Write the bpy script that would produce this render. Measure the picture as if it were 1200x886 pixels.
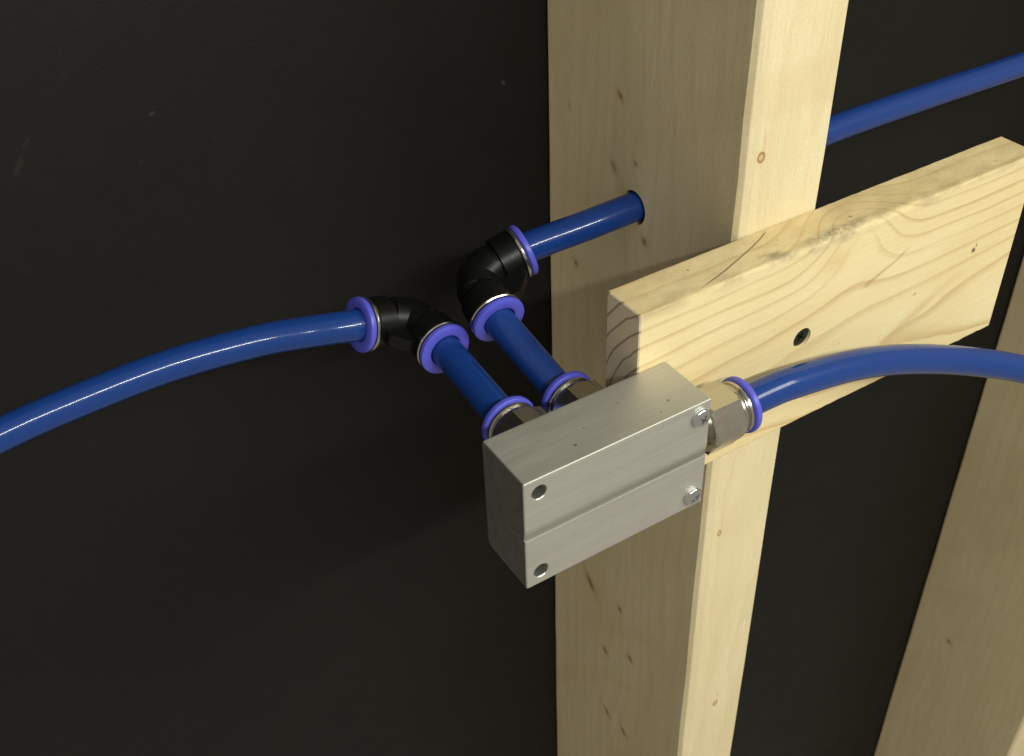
import bpy, bmesh, math, random
from mathutils import Vector, Matrix

for o in list(bpy.data.objects):
    bpy.data.objects.remove(o)
scene = bpy.context.scene
col = scene.collection
MM = 0.001
random.seed(7)

# ---------------------------------------------------------------- camera
cam_data = bpy.data.cameras.new('camera')
cam = bpy.data.objects.new('camera', cam_data)
col.objects.link(cam)
cam_right = (0.84794382, -0.52904801, -0.03315840)
cam_down = (-0.35144709, -0.51425752, -0.78231972)
cam_fwd = (0.39683274, 0.67501659, -0.62199387)
cm = Matrix.Identity(4)
for i in range(3):
    cm[i][0] = cam_right[i]
    cm[i][1] = -cam_down[i]
    cm[i][2] = -cam_fwd[i]
cm[0][3], cm[1][3], cm[2][3] = -0.25181, -0.25947, 0.21780
cam.matrix_world = cm
cam_data.sensor_width = 36
cam_data.lens = 1294.44 / 1200 * 36
cam_data.clip_start = 0.01
cam_data.clip_end = 50
cam_data.dof.use_dof = True
cam_data.dof.focus_distance = 0.425
cam_data.dof.aperture_fstop = 26.0
scene.camera = cam

# ---------------------------------------------------------------- light: ceiling fluorescents of a workshop
world = bpy.data.worlds.new('World')
scene.world = world
world.use_nodes = True
wb = world.node_tree.nodes['Background']
wb.inputs[0].default_value = (1.0, 0.90, 0.74, 1)
wb.inputs[1].default_value = 0.385


def lamp(name, loc, target, sx, sy, power, color):
    d = bpy.data.lights.new(name, 'AREA')
    d.shape = 'RECTANGLE'
    d.size, d.size_y = sx, sy
    d.energy = power
    d.color = color
    o = bpy.data.objects.new(name, d)
    col.objects.link(o)
    z = (Vector(loc) - Vector(target)).normalized()
    x = Vector((1, 0, 0))
    x = (x - z * x.dot(z)).normalized()
    y = z.cross(x)
    m = Matrix((x, y, z)).transposed().to_4x4()
    m.translation = Vector(loc)
    o.matrix_world = m
    return o


lamp('fluorescent_lamp', (-0.09, -1.22, 0.92), (-0.09, 0.0, -0.03), 1.03, 0.042, 19.5, (0.95, 0.985, 0.90))
lamp('ceiling_lamp', (0.95, -1.10, 0.92), (0.1, 0.0, -0.1), 0.8, 0.5, 15, (0.97, 0.985, 0.86))

vs = scene.view_settings
vs.view_transform = 'Standard'
vs.look = 'None'
vs.exposure = 0
vs.gamma = 1
vs.use_curve_mapping = False
scene.render.engine = 'CYCLES'


# ---------------------------------------------------------------- node helpers
class V:
    """a float socket with arithmetic"""
    def __init__(self, g, s):
        self.g, self.s = g, s

    def _m(self, op, *a, clamp=False):
        n = self.g.nt.nodes.new('ShaderNodeMath')
        n.operation = op
        n.use_clamp = clamp
        for i, v in enumerate((self,) + a):
            if isinstance(v, V):
                self.g.nt.links.new(v.s, n.inputs[i])
            else:
                n.inputs[i].default_value = v
        return V(self.g, n.outputs[0])

    def __add__(self, o): return self._m('ADD', o)
    __radd__ = __add__
    def __sub__(self, o): return self._m('SUBTRACT', o)
    def __rsub__(self, o): return (self * -1) + o
    def __mul__(self, o): return self._m('MULTIPLY', o)
    __rmul__ = __mul__
    def __truediv__(self, o): return self._m('DIVIDE', o)
    def __pow__(self, o): return self._m('POWER', o)
    def __neg__(self): return self * -1
    def sqrt(self): return self._m('SQRT')
    def abs(self): return self._m('ABSOLUTE')
    def frac(self): return self._m('FRACT')
    def exp(self): return self._m('EXPONENT')
    def sin(self): return self._m('SINE')
    def max(self, o): return self._m('MAXIMUM', o)
    def min(self, o): return self._m('MINIMUM', o)
    def clamp(self): return self._m('ADD', 0.0, clamp=True)

    def ss(self, a, b):
        n = self.g.nt.nodes.new('ShaderNodeMapRange')
        n.interpolation_type = 'SMOOTHSTEP'
        inv = a > b
        if inv:
            a, b = b, a
        n.inputs['From Min'].default_value = a
        n.inputs['From Max'].default_value = b
        n.inputs['To Min'].default_value = 1.0 if inv else 0.0
        n.inputs['To Max'].default_value = 0.0 if inv else 1.0
        self.g.nt.links.new(self.s, n.inputs['Value'])
        return V(self.g, n.outputs['Result'])


class G:
    def __init__(self, name):
        self.mat = bpy.data.materials.new(name)
        self.mat.use_nodes = True
        self.nt = self.mat.node_tree
        self.bsdf = self.nt.nodes['Principled BSDF']
        geo = self.nt.nodes.new('ShaderNodeNewGeometry')
        sep = self.nt.nodes.new('ShaderNodeSeparateXYZ')
        self.nt.links.new(geo.outputs['Position'], sep.inputs[0])
        self.x, self.y, self.z = [V(self, sep.outputs[i]) * 1000.0 for i in range(3)]

    def noise(self, x, y, z, scale=1.0, detail=3.0, rough=0.5):
        c = self.nt.nodes.new('ShaderNodeCombineXYZ')
        for i, v in enumerate((x, y, z)):
            if isinstance(v, V):
                self.nt.links.new(v.s, c.inputs[i])
            else:
                c.inputs[i].default_value = v
        n = self.nt.nodes.new('ShaderNodeTexNoise')
        n.inputs['Scale'].default_value = scale
        n.inputs['Detail'].default_value = detail
        n.inputs['Roughness'].default_value = rough
        self.nt.links.new(c.outputs[0], n.inputs['Vector'])
        return V(self, n.outputs['Fac'])

    def mix(self, f, a, b):
        n = self.nt.nodes.new('ShaderNodeMix')
        n.data_type = 'RGBA'
        if isinstance(f, V):
            self.nt.links.new(f.s, n.inputs[0])
        else:
            n.inputs[0].default_value = f
        for v, i in ((a, 6), (b, 7)):
            if isinstance(v, tuple):
                n.inputs[i].default_value = v + (1,)
            else:
                self.nt.links.new(v, n.inputs[i])
        return n.outputs[2]

    def scale_col(self, c, f):
        n = self.nt.nodes.new('ShaderNodeVectorMath')
        n.operation = 'SCALE'
        self.nt.links.new(c, n.inputs[0])
        self.nt.links.new(f.s, n.inputs['Scale'])
        return n.outputs[0]

    def set(self, **k):
        for key, v in k.items():
            i = self.bsdf.inputs[key.replace('_', ' ')]
            if isinstance(v, V):
                self.nt.links.new(v.s, i)
            elif isinstance(v, bpy.types.NodeSocket):
                self.nt.links.new(v, i)
            elif isinstance(v, tuple):
                i.default_value = v + (1,) if len(v) == 3 else v
            else:
                i.default_value = v

    def bump(self, h, dist_mm, strength=1.0):
        n = self.nt.nodes.new('ShaderNodeBump')
        n.inputs['Strength'].default_value = strength
        n.inputs['Distance'].default_value = dist_mm * MM
        self.nt.links.new(h.s, n.inputs['Height'])
        self.nt.links.new(n.outputs[0], self.bsdf.inputs['Normal'])

    def spot(self, u, v, cu, cv, ru, rv, ang=0.0, soft=0.45):
        """soft elliptical mark"""
        a, b = u - cu, v - cv
        ca, sa = math.cos(ang), math.sin(ang)
        p = (a * ca + b * sa) / ru
        q = (b * ca - a * sa) / rv
        return (p * p + q * q).sqrt().ss(1.0, soft)


# ---------------------------------------------------------------- materials
def mat_wall():
    g = G('black painted panel')
    n = g.noise(g.x * 0.12, g.y, g.z * 1.3, 1, 4, 0.6)
    big = g.noise(g.x * 0.012, g.y, g.z * 0.012, 1, 3)
    base = g.mix(big, (0.0046, 0.0044, 0.0039), (0.0082, 0.0076, 0.0064))
    c = g.scale_col(base, n * 0.9 + g.noise(g.x, g.y, g.z, 1.1, 3, .7) * 0.7 + 0.2)
    w = (g.noise(g.x, g.z, 3.0, 0.35, 3) - 0.5) * 5.0
    m = None
    for (cx, cz, ru, rv, an, k) in ((-22, 22, 2.2, 1.1, -1.0, 1.0), (-170, 48.7, 2.6, 1.2, .4, .55), (-178, 31.7, 1.5, .8, 0, .35),
                                    (-219, 42.5, 6, 1.6, 1.0, .3), (-214, 50, 4, 1.2, .7, .25), (-150, 33, 1.2, .7, .3, .2),
                                    (-196, 70, 1.6, .6, .1, .25), (-90, 60, 1.1, .5, 1, .2), (-60, 5, 1.3, .6, .5, .2)):
        s = g.spot(g.x + w * .5, g.z + w * .35, cx, cz, ru, rv, an, 0.1) * k
        m = s if m is None else m.max(s)
    flecks = g.noise(g.x, g.y, g.z, 0.55, 2).ss(0.80, 0.86) * 0.25
    c = g.mix(m.max(flecks) * 0.27, c, (0.11, 0.10, 0.085))
    g.set(Base_Color=c, Roughness=g.noise(g.x, g.y, g.z, .05, 3) * 0.2 + 0.5)
    g.bsdf.inputs['Specular IOR Level'].default_value = 0.2
    g.bump(n, 0.12, 0.5)
    return g.mat


SCRATCHES = ((53.3, 50.0, 9, 0.6), (48.2, 62.5, 5, 0.4), (41.7, 28.5, 7, 0.35), (54.3, 41.9, 5, 0.5), (63.3, -86.0, 4, 0.4), (48.9, -282.7, 7, 0.4), (39.4, 42.5, 4, 0.3), (80.9, 46.0, 5, 0.25))


def mat_stud(seed, x0, width, pin_side, pin_front, pale=1.0):
    """planed pale lumber, grain running up"""
    g = G('planed pine stud')
    x, y, z = g.x - x0, g.y, g.z
    warp = (g.noise(x * .02 + seed, y * .02, z * .006, 1, 3) - 0.5)
    # annual rings: pith well off the stud
    kb = None
    for (cy, cz, ry, rz, an, k) in pin_side:
        s = (-(((y - cy) / (ry * 4)) ** 2.0 + ((z - cz) / (rz * 5)) ** 2.0)).exp()
        kb = s if kb is None else kb + s
    r = ((x - 62.0) * (x - 62.0) + (y - 190.0) * (y - 190.0) * 0.55).sqrt() + warp * 26.0 + kb * 3.0
    ring = (r / 6.5).frac()
    late = ring.ss(0.35, 0.93) * ring.ss(1.0, 0.95)
    patch = g.noise(x * .03, y * .03 + seed, z * .01, 1, 3)
    f1 = g.noise(x * 1.6, y * 1.6, z * 0.035 + seed, 1, 3, 0.6)
    f2 = g.noise(x * 4.0, y * 4.0, z * 0.25 + seed, 1, 2, 0.6)
    f3 = g.noise(x * .8, y * .8, z * .8, 1, 3, 0.65)
    base = g.mix(patch.ss(.3, .7), (0.655 * pale, 0.55 * pale, 0.335 * pale), (0.71 * pale, 0.605 * pale, 0.39 * pale))
    c = g.mix(late * (patch * 0.22 + 0.02), base, (0.50, 0.34, 0.16))
    c = g.scale_col(c, f1 * 0.30 + f2 * 0.26 + f3 * 0.26 + 0.59)
    # pale scratches of torn fibre
    sc = g.noise(x * 1.1, y * 1.1, z * 0.018 + 9.0 + seed, 1, 1).ss(0.715, 0.75) * g.noise(x * .05, y * .05, z * .03, 1, 2).ss(.5, .6)
    c = g.mix(sc * 0.6, c, (0.90, 0.80, 0.56))
    # broad faint diagonal resin bands
    dg = g.noise((y * 0.7 + z) * 0.028, (y - z * .6) * 0.006, seed, 1, 2).ss(.52, .7)
    c = g.mix(dg * 0.16, c, (0.52, 0.36, 0.17))
    for (cy, cz, hl, k) in SCRATCHES:
        sm_ = g.spot(y + warp * 2.0, z, cy, cz, .42, hl, 0, .2) * (g.x - x0).ss(4.0, 1.0)
        c = g.mix(sm_ * k, c, (0.92, 0.84, 0.60))
    wob = (g.noise(x, y, z, .25, 2) - 0.5) * 3.0
    on_side = (g.x - x0).ss(6.0, 2.0)
    on_front = g.y.ss(4.0, 1.0) * (g.x - x0).ss(1.0, 4.0)
    for (cy, cz, ry, rz, an, k) in pin_side:
        s = g.spot(y + wob * .4, z + wob * .6, cy, cz, rz * 2.0, ry * 2.4, an + .3, 0.0) * on_side * 0.45
        c = g.mix(s * k, c, (0.42, 0.24, 0.10))
        s = g.spot(y + wob * .2, z + wob * .3, cy, cz, rz * .8, ry * 1.05, an + .3, 0.2) * on_side
        c = g.mix(s * (k * 0.8), c, (0.25, 0.115, 0.055))
    for (cx, cz, rx, rz, k) in pin_front:
        a = (x - cx + wob * .2) / rx
        b = (z - cz + wob * .2) / rz
        d = (a * a + b * b).sqrt()
        c = g.mix(d.ss(2.0, .6) * on_front * (0.35 * k), c, (0.56, 0.36, 0.18))
        c = g.mix(d.ss(1.05, .85) * on_front * k, c, (0.33, 0.20, 0.09))
        c = g.mix(d.ss(.62, .4) * on_front * (k * .8), c, (0.62, 0.47, 0.25))
        t = g.spot(x, z, cx + .8, cz + 7, 1.0, 6.5, 0, .1) * on_front
        c = g.mix(t * (0.4 * k), c, (0.5, 0.3, 0.14))
    # darker bored-hole walls keep the same wood
    g.set(Base_Color=c, Roughness=0.58)
    g.bsdf.inputs['Specular IOR Level'].default_value = 0.3
    g.bump(f1 * 0.6 + f2 * 0.4, 0.25, 0.35)
    return g.mat


def mat_board():
    """flat-sawn pine with wide growth rings and a swirl round a knot at the top edge"""
    g = G('flat sawn pine board')
    x, y, z = g.x, g.y, g.z
    X = x + 59.0
    n1 = (g.noise(x * .010, y * .03, z * .03, 1, 2) - 0.5)
    n2 = (g.noise(x * .03, y * .12, z * .12, 1, 2) - 0.5)
    zp = X * -0.05 - 57.0
    yp = X * 0.04 - 60.0
    k1 = (-(((x - 47.0) / 21.0) ** 2.0 + ((z - 3.0) / 24.0) ** 2.0 + ((y + 19.0) / 26.0) ** 2.0)).exp()
    k2 = (-(((x - 92.0) / 26.0) ** 2.0 + ((z + 56.0) / 12.0) ** 2.0)).exp()
    dz = (z - zp)
    r = ((y - yp) * (y - yp) * 1.0 + dz * dz).sqrt() + n1 * 4.5 + n2 * 1.0 - k1 * 19.0 + k2 * 1.5 - X * 0.03 + 1.8
    ring = (r / 5.6).frac()
    idx = g.noise((r / 5.6)._m('FLOOR') * 3.7, 0.5, 0.5, 1, 0)
    late = ring.ss(0.52, 0.93) ** 2.6 * ring.ss(1.0, 0.965)
    vary = g.noise(x * .02, y * .05, z * .05, 1, 2).ss(.3, .7)
    endg = x.ss(-58.2, -59.0)
    amt = (vary * 0.20 + idx * 0.38 + 0.05).min(0.55)
    f1 = g.noise(x * .05, y * 1.8, z * 1.8, 1, 3, 0.6)
    f2 = g.noise(x * .35, y * 5.0, z * 5.0, 1, 2, 0.6)
    patch = g.noise(x * .012, y * .03, z * .03 + 4.0, 1, 3)
    base = g.mix(patch.ss(.3, .7), (0.69, 0.55, 0.295), (0.75, 0.63, 0.37))
    clear = k1.ss(0.55, 0.95)
    c = g.mix(late * amt * (1.0 - clear * 0.8), base, (0.44, 0.265, 0.10))
    # end grain: darker, greyer, strong rings
    ce = g.mix(late.ss(0.4, 0.9) * 0.72, (0.72, 0.60, 0.42), (0.24, 0.155, 0.09))
    c = g.mix(endg, c, ce)
    c = g.scale_col(c, f1 * 0.22 + f2 * 0.16 + 0.80)
    # amber tint round the knot
    am = (-(((x - 33.0) / 7.0) ** 2.0 + ((z + 12.0) / 5.0) ** 2.0)).exp() * y.ss(-17, -19)
    c = g.mix(am * 0.45 * f1.ss(.3, .6), c, (0.55, 0.34, 0.10))
    # resin streak on the face
    u = (x - 62.0) * 0.93 + (z + 27.0) * 0.36
    v = (z + 27.0) * 0.93 - (x - 62.0) * 0.36 + n2 * 4.0
    st = ((v / ((u * -0.06 + 1.3).max(0.5))).abs()).ss(1.0, 0.2) * u.ss(-11, -8) * u.ss(17, 13)
    c = g.mix(st * 0.55 * y.ss(-18, -19), c, (0.40, 0.23, 0.09))
    # soft broad brown streak low on the face
    u2 = (x - 88.0) * 0.9 + (z + 58.0) * 0.43
    v2 = (z + 58.0) * 0.9 - (x - 88.0) * 0.43 + n2 * 5.0
    c = g.mix((-((u2 / 22.0) ** 2.0 + (v2 / 2.6) ** 2.0)).exp() * 0.42 * y.ss(-18, -19), c, (0.50, 0.30, 0.12))
    # handling dirt rubbed on the top front arris
    edge = (y + 19.3).abs().ss(7.0, 1.0) * z.ss(-6.0, -1.0)
    dn = g.noise(x * .06, y * .12, z * .12, 1, 4, .65)
    topd = z.ss(-1.6, -0.7) * x.ss(-59.3, -58)
    c = g.mix(topd * (dn.ss(.30, .70) * 0.30 + 0.14), c, (0.36, 0.245, 0.10))
    dirt = edge * (dn.ss(.40, .66)) * (0.45 + (-(((x - 36.0) / 32.0) ** 2.0)).exp() * 0.65)
    c = g.mix(dirt * 0.62, c, (0.23, 0.195, 0.13))
    sm = (-(((x - 33.0) / 13.0) ** 2.0 + ((y + 16.5) / 2.4) ** 2.0)).exp() * z.ss(-5.0, -1.0) * g.noise(x * .5, y * .5, z * .5, 1, 4, .7).ss(.38, .62)
    sm2 = (-(((x - 4.0) / 8.0) ** 2.0 + ((y + 15.5) / 4.0) ** 2.0)).exp() * z.ss(-3.0, -1.0) * dn.ss(.42, .6)
    c = g.mix((sm * 0.7 + sm2 * 0.5).clamp(), c, (0.16, 0.14, 0.105))
    # fine drying check on the top face
    ln = ((y + 14.0) - (x + 18.0) * 0.30 - ((x + 18.0) * (x + 18.0)) * 0.0032 + n2 * 1.5).abs().ss(0.55, 0.15) * x.ss(-34, -24) * x.ss(14, 10) * z.ss(-1.5, -.8)
    c = g.mix(ln * 0.75, c, (0.12, 0.085, 0.05))
    # pin marks
    for (cx, cz, ru, rv, k) in ((118, -37, 1.7, 2.0, .95), (119.5, -35, .8, 1.6, .6), (86, -47, 1.4, 1.1, .45), (44, -55, .8, .6, .25)):
        s = g.spot(x + n2 * 3.0, z + n1 * 3.0, cx, cz, ru, rv, .4, .25) * y.ss(-18, -19)
        c = g.mix(s * k, c, (0.10, 0.07, 0.05))
    for (cx, cy, ru, k) in ((-28, -6, .8, .7), (46, -12, .9, .7), (75, -15, .6, .5), (100, -6, .6, .5), (12, -9, .6, .5), (126, -14, .7, .6)):
        s = g.spot(x, y, cx, cy, ru, ru, 0, .3) * z.ss(-1.5, -.8)
        c = g.mix(s * k, c, (0.12, 0.08, 0.05))
    # pepper of dark pores on the end
    g.set(Base_Color=c, Roughness=0.55)
    g.bsdf.inputs['Specular IOR Level'].default_value = 0.3
    g.bump(f1 * 0.7 + f2 * 0.3 - late * 0.3 - ln * 1.5, 0.3, 0.35)
    return g.mat


def mat_aluminium():
    g = G('extruded aluminium')
    s1 = g.noise(g.x * .012, g.y * 1.1, g.z * 1.1, 1, 4, .6)
    s2 = g.noise(g.x * .06, g.y * 5.0, g.z * 5.0, 1, 2, .6)
    s3 = g.noise(g.x * .05, g.y * .22, g.z * .22, 1, 3, .5)
    sp = g.noise(g.x, g.y, g.z, 0.9, 2).ss(.74, .80)
    fine = g.noise(g.x * 3, g.y * 3, g.z * 3, 1, 2)
    c = g.mix(s1.ss(.2, .8), (0.52, 0.51, 0.46), (0.58, 0.568, 0.515))
    c = g.mix(sp * 0.45, c, (0.22, 0.205, 0.18))
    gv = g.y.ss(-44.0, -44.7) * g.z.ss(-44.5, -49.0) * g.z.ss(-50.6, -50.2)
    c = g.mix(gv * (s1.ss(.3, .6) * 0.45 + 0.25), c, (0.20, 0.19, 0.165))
    c = g.scale_col(c, s2 * 0.06 + fine * 0.20 + 0.87)
    for (cx, cy_, cz_, rr, k) in ((-99, -38.5, -24, .75, .8), (-92, -33, -24, .55, .5), (-60, -37.5, -24, 1.0, .5), (-75, -29, -24, .5, .5), (-66, -41, -24, .5, .6), (-108, -30, -24, .6, .35)):
        c = g.mix(g.spot(g.x, g.y, cx, cy_, rr * 1.3, rr, .4, .2) * g.z.ss(-25.0, -24.3) * k, c, (0.10, 0.095, 0.085))
    for (cx, cz_, ru, rv, an, k) in ((-78, -58, 6.0, .16, .5, .4), (-96, -38, 4.0, .14, -.2, .35), (-64, -41, 3.0, .14, 1.1, .3), (-88, -62, .5, .5, 0, .5), (-104, -57, .45, .4, 0, .5), (-70, -34, .4, .4, 0, .45)):
        c = g.mix(g.spot(g.x, g.z, cx, cz_, ru, rv, an, .2) * g.y.ss(-44.0, -44.7) * k, c, (0.25, 0.24, 0.21))
    milled = g.x.ss(-122.8, -123.25)
    bore = ((g.x + 117.4) * (g.x + 117.4) + (g.z + 30.2) * (g.z + 30.2)).min((g.x + 117.4) * (g.x + 117.4) + (g.z + 67.1) * (g.z + 67.1)).ss(9.2, 8.8)
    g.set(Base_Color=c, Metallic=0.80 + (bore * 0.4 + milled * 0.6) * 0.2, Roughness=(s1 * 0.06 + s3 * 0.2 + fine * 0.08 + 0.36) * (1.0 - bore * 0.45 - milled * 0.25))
    g.bump(s1 * 0.12 + s2 * 0.08 + fine * 0.4, 0.05, 0.5)
    return g.mat


def mat_plain(name, color, rough, metallic=0.0, spec=0.5, var=0.08, coat=0.0, bump=0.0, sss=0.0):
    g = G(name)
    n = g.noise(g.x, g.y, g.z, .35, 4, .6)
    n2 = g.noise(g.x, g.y, g.z, 2.2, 3, .6)
    c = g.mix(1.0, color, color)
    c = g.scale_col(c, n * (var * 2) + n2 * var + (1 - var * 1.5))
    g.set(Base_Color=c, Roughness=n * 0.12 + n2 * 0.06 + (rough - 0.09), Metallic=metallic)
    g.bsdf.inputs['Specular IOR Level'].default_value = spec
    g.bsdf.inputs['Coat Weight'].default_value = coat
    g.bsdf.inputs['Coat Roughness'].default_value = 0.11
    if sss:
        g.bsdf.inputs['Subsurface Weight'].default_value = sss
        g.bsdf.inputs['Subsurface Radius'].default_value = (0.2, 0.4, 1.0)
        g.bsdf.inputs['Subsurface Scale'].default_value = 0.002
    if bump:
        g.bump(n2, bump, 0.5)
    return g.mat


M_WALL = mat_wall()
M_BOARD = mat_board()
M_ALU = mat_aluminium()
M_NICKEL = mat_plain('nickel plated brass', (0.52, 0.50, 0.44), 0.21, 1.0, var=0.06, bump=0.0)
M_ZINC = mat_plain('zinc plated steel', (0.60, 0.62, 0.64), 0.16, 1.0, var=0.10, bump=0.0)
M_BLACKSCREW = mat_plain('black phosphate steel', (0.035, 0.034, 0.026), 0.45, 0.6, var=0.15, bump=0.05)
M_TUBE = mat_plain('blue polyurethane tube', (0.007, 0.037, 0.19), 0.34, 0.0, spec=0.10, var=0.04, bump=0.0, coat=0.6)
M_COLLAR = mat_plain('violet blue plastic', (0.085, 0.088, 0.54), 0.36, 0.0, spec=0.4, var=0.04, bump=0.0)
M_BLACK = mat_plain('black moulded plastic', (0.0035, 0.0035, 0.0035), 0.36, 0.0, spec=0.22, var=0.1, bump=0.02)
M_SHADOWGAP = mat_plain('painted gap shade', (0.01, 0.01, 0.012), 0.6, 0.0, spec=0.3)  # shade of the collar gap put into a near-black colour; not assigned


# ---------------------------------------------------------------- mesh helpers
def make_obj(name, bm, mat, parent=None, origin=None, angle=35):
    """bm in millimetres -> object in metres; origin (mm) becomes the object origin"""
    if origin is not None:
        bmesh.ops.translate(bm, verts=bm.verts, vec=-Vector(origin))
    bmesh.ops.scale(bm, verts=bm.verts, vec=(MM, MM, MM))
    bmesh.ops.recalc_face_normals(bm, faces=bm.faces)
    me = bpy.data.meshes.new(name)
    bm.to_mesh(me)
    bm.free()
    me.shade_smooth()
    me.set_sharp_from_angle(angle=math.radians(angle))
    me.materials.append(mat)
    o = bpy.data.objects.new(name, me)
    if origin is not None:
        o.location = Vector(origin) * MM
    col.objects.link(o)
    if parent:
        o.parent = parent
    return o


def weighted(o):
    md = o.modifiers.new('weighted_normal', 'WEIGHTED_NORMAL')
    md.keep_sharp = True
    md.weight = 100


def empty(name, mat4):
    o = bpy.data.objects.new(name, None)
    o.empty_display_size = 0.01
    col.objects.link(o)
    o.matrix_world = mat4
    return o


def tag(o, label, category, group=None):
    o['label'] = label
    o['category'] = category
    if group:
        o['group'] = group
    return o


def frame(origin_mm, xdir, ydir):
    """matrix with local x along xdir, y close to ydir"""
    x = Vector(xdir).normalized()
    y = Vector(ydir)
    y = (y - x * y.dot(x)).normalized()
    z = x.cross(y)
    m = Matrix((x, y, z)).transposed().to_4x4()
    m.translation = Vector(origin_mm) * MM
    return m


def lathe(bm, profile, axis='x', seg=48, closed=False):
    """profile: list of (along, radius); revolve round the axis"""
    rings = []
    for (a, r) in profile:
        ring = []
        for k in range(seg):
            t = 2 * math.pi * k / seg
            p = (a, r * math.cos(t), r * math.sin(t))
            if axis == 'y':
                p = (r * math.cos(t), a, r * math.sin(t))
            ring.append(bm.verts.new(p))
        rings.append(ring)
    pairs = list(zip(rings[:-1], rings[1:]))
    if closed:
        pairs.append((rings[-1], rings[0]))
    for A, B in pairs:
        for k in range(seg):
            bm.faces.new((A[k], A[(k + 1) % seg], B[(k + 1) % seg], B[k]))
    if not closed:
        bm.faces.new(rings[0])
        bm.faces.new(rings[-1])
    return bm


def rounded(profile_pts, r, n=4):
    """round the convex corners of a closed polygon [(u,v,[r])]"""
    out = []
    L = len(profile_pts)
    for i in range(L):
        p = Vector(profile_pts[i][:2])
        rr = profile_pts[i][2] if len(profile_pts[i]) > 2 else r
        a = Vector(profile_pts[i - 1][:2])
        b = Vector(profile_pts[(i + 1) % L][:2])
        if rr <= 0:
            out.append(p)
            continue
        da, db = (a - p).normalized(), (b - p).normalized()
        half = da.angle(db) / 2
        t = min(rr / math.tan(half), (a - p).length * .45, (b - p).length * .45)
        p0, p1 = p + da * t, p + db * t
        for k in range(n + 1):
            s = k / n
            out.append(p0 * (1 - s) ** 2 + p * 2 * s * (1 - s) + p1 * s ** 2)
    return out


def loft(bm, sections):
    """list of closed loops (lists of 3-vectors) joined, capped"""
    rings = [[bm.verts.new(p) for p in s] for s in sections]
    n = len(rings[0])
    for A, B in zip(rings[:-1], rings[1:]):
        for k in range(n):
            bm.faces.new((A[k], A[(k + 1) % n], B[(k + 1) % n], B[k]))
    bm.faces.new(rings[0])
    bm.faces.new(rings[-1])
    return bm


def smooth_path(pts, per=10):
    """Catmull-Rom through pts"""
    P = [Vector(p) for p in pts]
    P = [P[0] * 2 - P[1]] + P + [P[-1] * 2 - P[-2]]
    out = []
    for i in range(1, len(P) - 2):
        a, b, c, d = P[i - 1:i + 3]
        for k in range(per):
            t = k / per
            out.append(0.5 * ((2 * b) + (c - a) * t + (2 * a - 5 * b + 4 * c - d) * t * t + (3 * b - a - 3 * c + d) * t ** 3))
    out.append(P[-2])
    return out


def sweep(bm, path, radius, seg=32):
    """radius: float or list per path point"""
    n = len(path)
    T = []
    for i in range(n):
        T.append((path[min(i + 1, n - 1)] - path[max(i - 1, 0)]).normalized())
    up = Vector((0, 0, 1)) if abs(T[0].z) < .9 else Vector((0, 1, 0))
    N = (up - T[0] * up.dot(T[0])).normalized()
    sec = []
    for i in range(n):
        N = (N - T[i] * N.dot(T[i])).normalized()
        B = T[i].cross(N)
        r = radius[i] if isinstance(radius, (list, tuple)) else radius
        sec.append([path[i] + (N * math.cos(2 * math.pi * k / seg) + B * math.sin(2 * math.pi * k / seg)) * r for k in range(seg)])
    return loft(bm, sec)


def cut(o, cutters):
    """boolean-subtract bmesh cutters (mm) from an object, keep only the result"""
    tmp = []
    for bm in cutters:
        bmesh.ops.scale(bm, verts=bm.verts, vec=(MM, MM, MM))
        bmesh.ops.recalc_face_normals(bm, faces=bm.faces)
        me = bpy.data.meshes.new('cutter')
        bm.to_mesh(me)
        bm.free()
        c = bpy.data.objects.new('cutter', me)
        col.objects.link(c)
        md = o.modifiers.new('cut', 'BOOLEAN')
        md.operation = 'DIFFERENCE'
        md.solver = 'EXACT'
        md.object = c
        tmp.append(c)
    bpy.context.view_layer.update()
    dg = bpy.context.evaluated_depsgraph_get()
    me = bpy.data.meshes.new_from_object(o.evaluated_get(dg))
    o.modifiers.clear()
    old = o.data
    o.data = me
    me.name = o.name
    me.shade_smooth()
    me.set_sharp_from_angle(angle=math.radians(35))
    bpy.data.meshes.remove(old)
    for c in tmp:
        bpy.data.objects.remove(c)


# ---------------------------------------------------------------- setting: the black panel behind
WALL_Y = 128.0
bm = bmesh.new()
bmesh.ops.create_cube(bm, size=1)
bmesh.ops.scale(bm, verts=bm.verts, vec=(3600, 12, 2600))
bmesh.ops.translate(bm, verts=bm.verts, vec=(250, WALL_Y + 6.0, -250))
wall = make_obj('wall', bm, M_WALL, origin=(250, WALL_Y + 6, -1550))
wall['kind'] = 'structure'
wall['label'] = 'matt black painted panel behind the studs'


# ---------------------------------------------------------------- studs
def stud(name, x0, w, d, z0, z1, mat, rad, bore):
    bm = bmesh.new()
    secs = []
    n = 60
    rnd = random.Random(int(x0) + 3)
    for i in range(n + 1):
        z = z0 + (z1 - z0) * i / n
        j = lambda s: rnd.uniform(-s, s)
        jj = j(.35)
        prof = rounded([(x0, rad * .62 + jj, .12), (x0 + rad * .32, rad * .2 + jj * .4, 1.2), (x0 + rad * 1.15 + jj, 0, 3.0), (x0 + w, 0, 2.4 + j(.4)), (x0 + w, d, 2.5), (x0, d, 2.0 + j(.3))], 3, 5)
        dx = .35 * math.sin(z * .013)
        secs.append([Vector((p[0] + dx * (0 if p[1] > d * .5 else 1), p[1], z)) for p in prof])
    loft(bm, secs)
    o = make_obj(name, bm, mat, origin=(x0 + w / 2, d / 2, z0))
    if bore:
        by, bz, br = bore
        cb = bmesh.new()
        lathe(cb, [(x0 - 30, br), (x0 + w + 30, br)], 'x', 40)
        bmesh.ops.translate(cb, verts=cb.verts, vec=(0, by, bz))
        cut(o, [cb])
    weighted(o)
    return o


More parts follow.
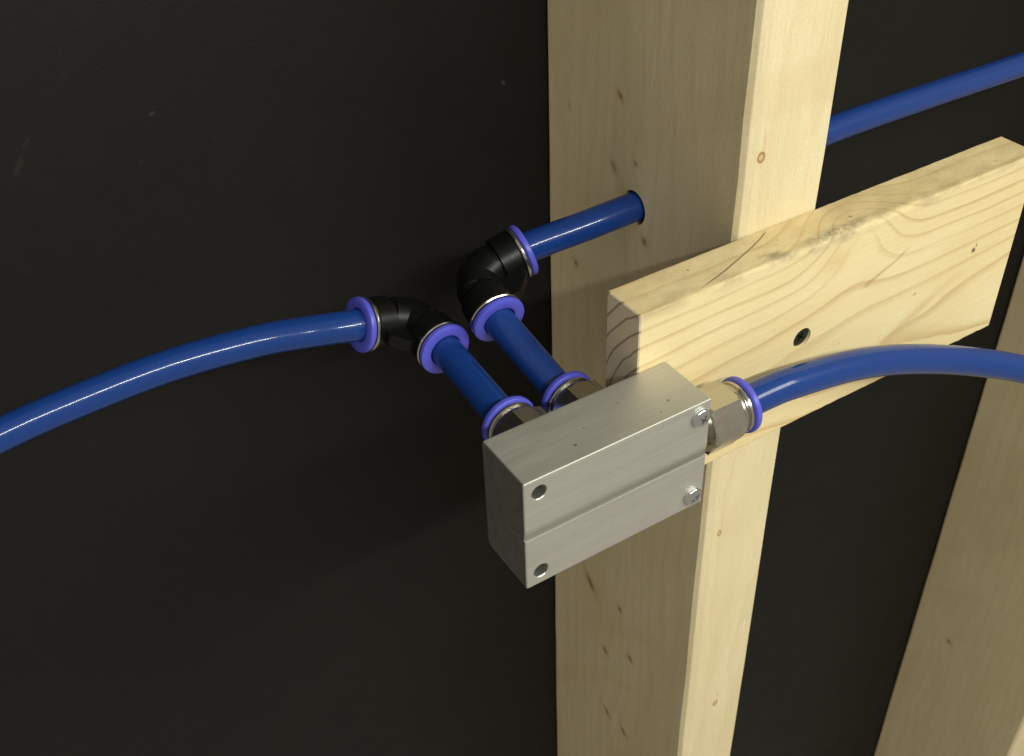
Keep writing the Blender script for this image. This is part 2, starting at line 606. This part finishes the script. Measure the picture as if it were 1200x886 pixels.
pins_a = [(74, 29.9, 1.5, 3.4, .35, .9), (62.3, 4.6, 1.2, 2.2, .2, .7), (77, -3, 2.0, 5.5, .6, .6), (54.4, -28.2, 2.2, 3.2, .5, .8),
          (104.7, -65.2, 1.8, 2.6, .5, .85), (88.8, -276.5, 2.8, 9.5, .55, 1.0), (60.6, -271.8, 1.8, 3.2, .5, 1.0), (72.9, -321.7, 2.0, 4.2, .5, 1.0),
          (49.3, -303.9, 1.9, 4.0, .5, 1.0), (69.2, -378.9, 2.0, 5.2, .5, 1.0), (52.2, -378.7, 2.0, 5.0, .5, 1.0), (110, 12, 1.2, 2.0, .2, .4)]
front_a = [(7.6, 31.2, 1.9, 2.5, 1.0), (9.3, -162.7, 1.2, 2.2, .9), (21.6, -304.5, 1.6, 2.3, .9)]
stud_a = stud('wooden_stud', 0.0, 40.85, 127.6, -900, 420, mat_stud(0.0, 0.0, 40.85, pins_a, front_a), 4.8, (62.2, -15.6, 7.6))
tag(stud_a, 'upright pale pine stud in the middle, drilled through for a blue tube', 'stud', 'pine studs against the black panel')
pins_b = [(88.3, -615.4, 2.2, 3.6, .3, 1.0), (40, -480, 1.4, 2.4, .3, .6)]
stud_b = stud('wooden_stud', 405.5, 40.85, 127.6, -1100, 420, mat_stud(5.3, 405.5, 40.85, pins_b, [(20, -500, 1.5, 2.2, .8)]), 5.0, (84.0, -31.5, 8.5))
tag(stud_b, 'pale pine stud at the right edge of the picture, cut off by the frame', 'stud', 'pine studs against the black panel')

# ---------------------------------------------------------------- board screwed across the middle stud
BX0, BX1, BT, BH = -59.25, 145.9, 19.3, 88.0
bm = bmesh.new()
secs = []
rnd = random.Random(11)
nsec = 70
for i in range(nsec + 1):
    t = i / nsec
    X = BX0 + (BX1 - BX0) * t
    j = lambda s: rnd.uniform(-s, s)
    wane = 1.2 + 2.4 * math.exp(-((X - 40) / 34) ** 2) + j(.25)
    inset = 0.45 if i in (0, nsec) else 0.0
    if i == 1:
        X = BX0 + 0.5
    if i == nsec - 1:
        X = BX1 - 0.5
    pr = rounded([(-BT + inset, -inset, wane), (-inset - .15, -inset, .8 + j(.15)), (-inset - .15, -BH + inset, 1.0 + j(.2)), (-BT + inset, -BH + inset, 1.0 + j(.35))], 1, 4)
    secs.append([Vector((X, p[0] + j(.04), p[1] + j(.05))) for p in pr])
loft(bm, secs)
board = make_obj('wooden_board', bm, M_BOARD, origin=(45, -9.6, -BH))
cb = bmesh.new()
lathe(cb, [(-25, 5.2), (-19.3, 4.5), (-16.6, 4.2), (-15.6, 2.0), (-12, 2.0)], 'y', 32)
bmesh.ops.translate(cb, verts=cb.verts, vec=(21.9, 0, -43.0))
cut(board, [cb])
weighted(board)
tag(board, 'short pine board with curved grain, screwed across the middle stud', 'board')
# its recessed black screw
bm = bmesh.new()
lathe(bm, [(-18.2, 0.5), (-18.35, 3.0), (-18.1, 4.25), (-17.5, 4.2), (-15.2, 1.8), (8, 1.5), (14, .2)], 'y', 28)
bmesh.ops.translate(bm, verts=bm.verts, vec=(21.9, 0, -43.0))
bscrew = make_obj('screw', bm, M_BLACKSCREW, origin=(21.9, -17.3, -43.0))
cbs = []
for ang in (0.6, 0.6 + math.pi / 2):
    cb = bmesh.new()
    bmesh.ops.create_cube(cb, size=1)
    bmesh.ops.scale(cb, verts=cb.verts, vec=(4.4, 3.4, 0.95))
    bmesh.ops.rotate(cb, verts=cb.verts, matrix=Matrix.Rotation(ang, 3, 'Y'))
    bmesh.ops.translate(cb, verts=cb.verts, vec=(21.9, -18.4, -43.0))
    cbs.append(cb)
cut(bscrew, cbs)
bscrew['label'] = 'black screw head sunk in a round hole'
bpy.context.view_layer.update()
bscrew.parent = board
bscrew.matrix_parent_inverse = board.matrix_world.inverted()

# ---------------------------------------------------------------- aluminium manifold block
KX0, KX1, KY0, KY1, KZ0, KZ1 = -123.4, -47.1, -45.0, -19.35, -73.3, -24.0
manifold = empty('manifold_block', Matrix.Translation(Vector(((KX0 + KX1) / 2, (KY0 + KY1) / 2, KZ0)) * MM))
prof = rounded([(KY0, KZ1, .5), (KY1, KZ1, 1.1), (KY1, KZ0, 3.2), (KY0, KZ0, .8), (KY0, -50.35, .06), (KY0 + .42, -50.2, .1),
                (KY0 + .36, -48.4, .8), (KY0, -44.8, 2.0)], 1, 4)
bm = bmesh.new()
secs = []
cy, cz = (KY0 + KY1) / 2, (KZ0 + KZ1) / 2
for X, s in ((KX0, .55), (KX0 + .12, .28), (KX0 + .4, .07), (KX0 + .75, 0), (KX1 - .6, 0), (KX1 - .25, .1), (KX1, .4)):
    secs.append([Vector((X, p[0] + s * (1 if p[0] < cy else -1), p[1] + s * (1 if p[1] < cz else -1))) for p in prof])
loft(bm, secs)
mo = Vector(((KX0 + KX1) / 2, (KY0 + KY1) / 2, KZ0))
body = make_obj('body', bm, M_ALU, origin=mo, angle=30)
cutters = []
for hz in (-30.2, -67.1):
    cb = bmesh.new()
    lathe(cb, [(-50, 3.1), (KY0, 3.1), (KY0 + .3, 2.85), (-10, 2.85)], 'y', 32)
    bmesh.ops.translate(cb, verts=cb.verts, vec=(-117.4, 0, hz))
    cutters.append(cb)
cut(body, cutters)
weighted(body)
bpy.context.view_layer.update()
body.parent = manifold
body.matrix_parent_inverse = manifold.matrix_world.inverted()


def pan_screw(x, z, rot):
    bm = bmesh.new()
    prof = [(KY0 + 6, 1.9), (KY0 - .0, 1.9), (KY0 - .05, 3.7), (KY0 - .9, 3.75)]
    for k in range(1, 7):
        a = k / 6 * math.pi / 2
        prof.append((KY0 - .9 - 1.45 * math.sin(a), max(3.75 * math.cos(a), .35)))
    lathe(bm, prof, 'y', 32)
    bmesh.ops.translate(bm, verts=bm.verts, vec=(x, 0, z))
    o = make_obj('screw', bm, M_ZINC, origin=(x, KY0, z))
    cs = []
    for k in range(2):
        cb = bmesh.new()
        bmesh.ops.create_cube(cb, size=1)
        bmesh.ops.scale(cb, verts=cb.verts, vec=(3.6, 2.6, .75))
        bmesh.ops.rotate(cb, verts=cb.verts, matrix=Matrix.Rotation(rot + k * math.pi / 2, 3, 'Y'))
        bmesh.ops.translate(cb, verts=cb.verts, vec=(x, KY0 - 2.5, z))
        cs.append(cb)
    cut(o, cs)
    bpy.context.view_layer.update()
    o.parent = manifold
    o.matrix_parent_inverse = manifold.matrix_world.inverted()
    o['label'] = 'shiny zinc pan head screw'


pan_screw(-51.7, -30.0, .5)
pan_screw(-52.2, -67.2, 1.0)
tag(manifold, 'rectangular grey aluminium manifold block with a groove, two holes and two screws', 'manifold')


# ---------------------------------------------------------------- push-in fittings
TUBE_R = 6.35


def collar_parts(root, at_x, ring_r, parent_m=None):
    """nickel ring, dark gap and violet release collar along local x (mm) starting at at_x"""
    def tr(bm):
        if parent_m is not None:
            bmesh.ops.transform(bm, matrix=parent_m, verts=bm.verts)
        return bm
    a = at_x
    bm = lathe(bmesh.new(), [(a, ring_r - .9), (a + .2, ring_r - .2), (a + .5, ring_r), (a + 1.2, ring_r), (a + 1.6, ring_r - .3), (a + 1.6, 7.6), (a, 7.6)], 'x', 56, closed=True)
    make_obj('metal_ring', tr(bm), M_NICKEL, root)
    a += 2.0
    bm = lathe(bmesh.new(), [(a - 1.4, 7.4), (a - 1.0, 8.8), (a - .1, 9.2), (a + .1, 10.7), (a + .35, 11.0), (a + .8, 11.15), (a + 1.7, 11.15), (a + 2.3, 11.0),
                             (a + 2.65, 10.5), (a + 2.75, 8.0), (a + 2.55, 7.0), (a + 1.8, 6.5), (a - 1.4, 6.5)], 'x', 56, closed=True)
    make_obj('release_collar', tr(bm), M_COLLAR, root)
    return a + 2.75


def straight_fitting(origin, axis, up, roll, label):
    """male straight push-in fitting; local x leaves the block"""
    m = frame(origin, axis, up) @ Matrix.Rotation(roll, 4, 'X')
    root = empty('straight_fitting', m)
    bm = lathe(bmesh.new(), [(-5, 5.6), (1.4, 5.6), (1.6, 8.6), (2.2, 9.2), (3.4, 9.2), (3.9, 8.4), (4.6, 7.6), (6.0, 7.4), (6.6, 7.4)], 'x', 48)
    make_obj('threaded_neck', bm, M_NICKEL, root)
    # hexagon with turned chamfers: clip a hexagon by a cone at both ends
    bm = bmesh.new()
    AF, x0, x1 = 10.9, 6.2, 20.6
    seg = 72
    secs = []
    for (xx, lim) in ((x0, 10.5), (x0 + .5, 11.4), (x0 + 1.2, 12.7), (x1 - 1.2, 12.7), (x1 - .5, 11.5), (x1, 10.6)):
        s = []
        for k in range(seg):
            t = 2 * math.pi * k / seg
            tt = (t + math.pi / 6) % (math.pi / 3) - math.pi / 6
            r = min(AF / math.cos(tt), lim)
            s.append(Vector((xx, r * math.cos(t), r * math.sin(t))))
        secs.append(s)
    loft(bm, secs)
    make_obj('hex_body', bm, M_NICKEL, root, angle=22)
    bm = lathe(bmesh.new(), [(20.5, 10.1), (21.4, 10.2), (22.3, 10.0), (23.0, 9.5), (23.6, 9.5)], 'x', 48)
    make_obj('shoulder', bm, M_NICKEL, root)
    end = collar_parts(root, 23.4, 10.2)
    tag(root, label, 'fitting', 'straight nickel fittings screwed into the block')
    return m, end


def elbow(corner, a, b, label):
    """union elbow; local x = arm a, local y = arm b"""
    m = frame(corner, a, b)
    root = empty('elbow_fitting', m)
    R = 9.4
    arm = 21.2
    path, rad = [], []

    def add(p, r):
        path.append(Vector(p))
        rad.append(r)
    for (d, r) in ((arm, 10.1), (arm - .3, 10.6), (arm - 8.4, 10.3), (arm - 8.7, 8.6), (arm - 10.2, 8.5), (arm - 10.4, 9.2), (R + .2, 9.1)):
        add((d, 0, 0), r)
    for k in range(0, 3):
        t = k / 2 * math.pi / 2
        add((R - R * math.sin(t), R - R * math.cos(t), 0), 9.1 / math.cos(math.pi / 10))
    for (d, r) in ((R + .2, 9.1), (arm - 10.4, 9.2), (arm - 10.2, 8.5), (arm - 8.7, 8.6), (arm - 8.4, 10.3), (arm - .3, 10.6), (arm, 10.1)):
        add((0, d, 0), r)
    bm = bmesh.new()
    sweep(bm, path, rad, 48)
    make_obj('elbow_body', bm, M_BLACK, root, angle=20)
    # lug with in the crook of the elbow
    bm = bmesh.new()
    pr = rounded([(4, 4, 0), (19, 8.5, 1.5), (19, 13.5, 2.0), (13.5, 19, 2.0), (8.5, 19, 1.5)], 1, 3)
    loft(bm, [[Vector((p[0], p[1], zz)) for p in pr] for zz in (-2.6, 2.6)])
    make_obj('lug', bm, M_BLACK, root)
    S = Matrix(((0, 1, 0, 0), (1, 0, 0, 0), (0, 0, 1, 0), (0, 0, 0, 1)))
    collar_parts(root, arm, 11.2)
    collar_parts(root, arm, 11.2, S)
    tag(root, label, 'fitting', 'black elbow fittings')
    return m


YD, XD, ZU = (0, 1, 0), (1, 0, 0), (0, 0, 1)
straight_fitting((KX1, -32.2, -48.3), (1, 0.0, 0.0), ZU, 0.03, 'nickel hexagon fitting in the right end of the aluminium block, in front of the board')
straight_fitting((-97.2, KY1, -48.0), YD, ZU, 0.30, 'nickel hexagon fitting at the back of the block, farther from the pine board')
straight_fitting((-71.3, KY1, -48.0), YD, ZU, 0.12, 'nickel hexagon fitting at the back of the block, next to the board end')

E2c, E2a, E2b = Vector((-74.8, 71.6, -27.8)), Vector((0.958, -0.12, 0.262)), Vector((-0.057, -0.97, -0.236))
E1c, E1a, E1b = Vector((-98.4, 79.6, -42.2)), Vector((-0.96, -0.064, 0.274)), Vector((0.048, -0.997, -0.063))
elbow(E2c, E2a, E2b, 'black elbow fitting joined to the tube that enters the stud')
elbow(E1c, E1a, E1b, 'black elbow fitting joined to the long tube leaving to the left')


# ---------------------------------------------------------------- blue tubes
def tube(pts, label, origin=None):
    bm = bmesh.new()
    path = smooth_path(pts, 16)
    sweep(bm, path, TUBE_R, 64)
    o = make_obj('air_tube', bm, M_TUBE, origin=origin or pts[0], angle=60)
    tag(o, label, 'tube', 'blue air tubes')
    return o


def ends(c, d, k0, k1):
    c, d = Vector(c), Vector(d).normalized()
    return [tuple(c + d * k0), tuple(c + d * k1)]


tube(ends(E1c, E1a, 15, 27) + [(-140.5, 83.5, -34.4), (-160.9, 90.0, -34.6), (-193.3, 96, -35.9), (-225.8, 99, -38.9), (-257.6, 100, -42.5), (-300.7, 99, -49.5), (-380, 96, -66), (-470, 92, -90)],
     'long blue tube curving away to the left edge across the black panel')
tube(ends(E1c, E1b, 15, 27) + [(-97.2, 12, -48.0), (-97.2, 2, -48.0)],
     'short blue tube from the left elbow to the block')
tube(ends(E2c, E2b, 15, 27) + [(-71.4, 12, -47.8), (-71.3, 2, -48.0)],
     'short blue tube from the right elbow to the block, nearer the stud')
tube(ends(E2c, E2a, 15, 27) + [(-24, 65.0, -18.0), (0, 62.8, -15.8), (22, 61.6, -14.6), (45, 61.7, -14.2), (117.8, 67, -15.6), (183.7, 72, -19.5), (269.5, 78, -25.3), (348.5, 82, -29.3), (405.5, 84, -31.5), (480, 86.5, -34.5)],
     'blue tube passing through the hole in the middle stud and on behind the board')
tube([(KX1 + 18, -32.2, -48.3), (KX1 + 29, -32.2, -48.4), (-6.4, -32.0, -48.7), (6.6, -32, -49.9), (39.6, -32, -56.1), (70.4, -33, -65.9), (105.7, -37, -79.6), (140.1, -45, -94.3), (168.5, -55, -108.9), (210.5, -68, -136.6), (250, -82, -175), (280, -92, -225), (296, -98, -290)],
     'blue tube arching from the right end of the block in front of the board')
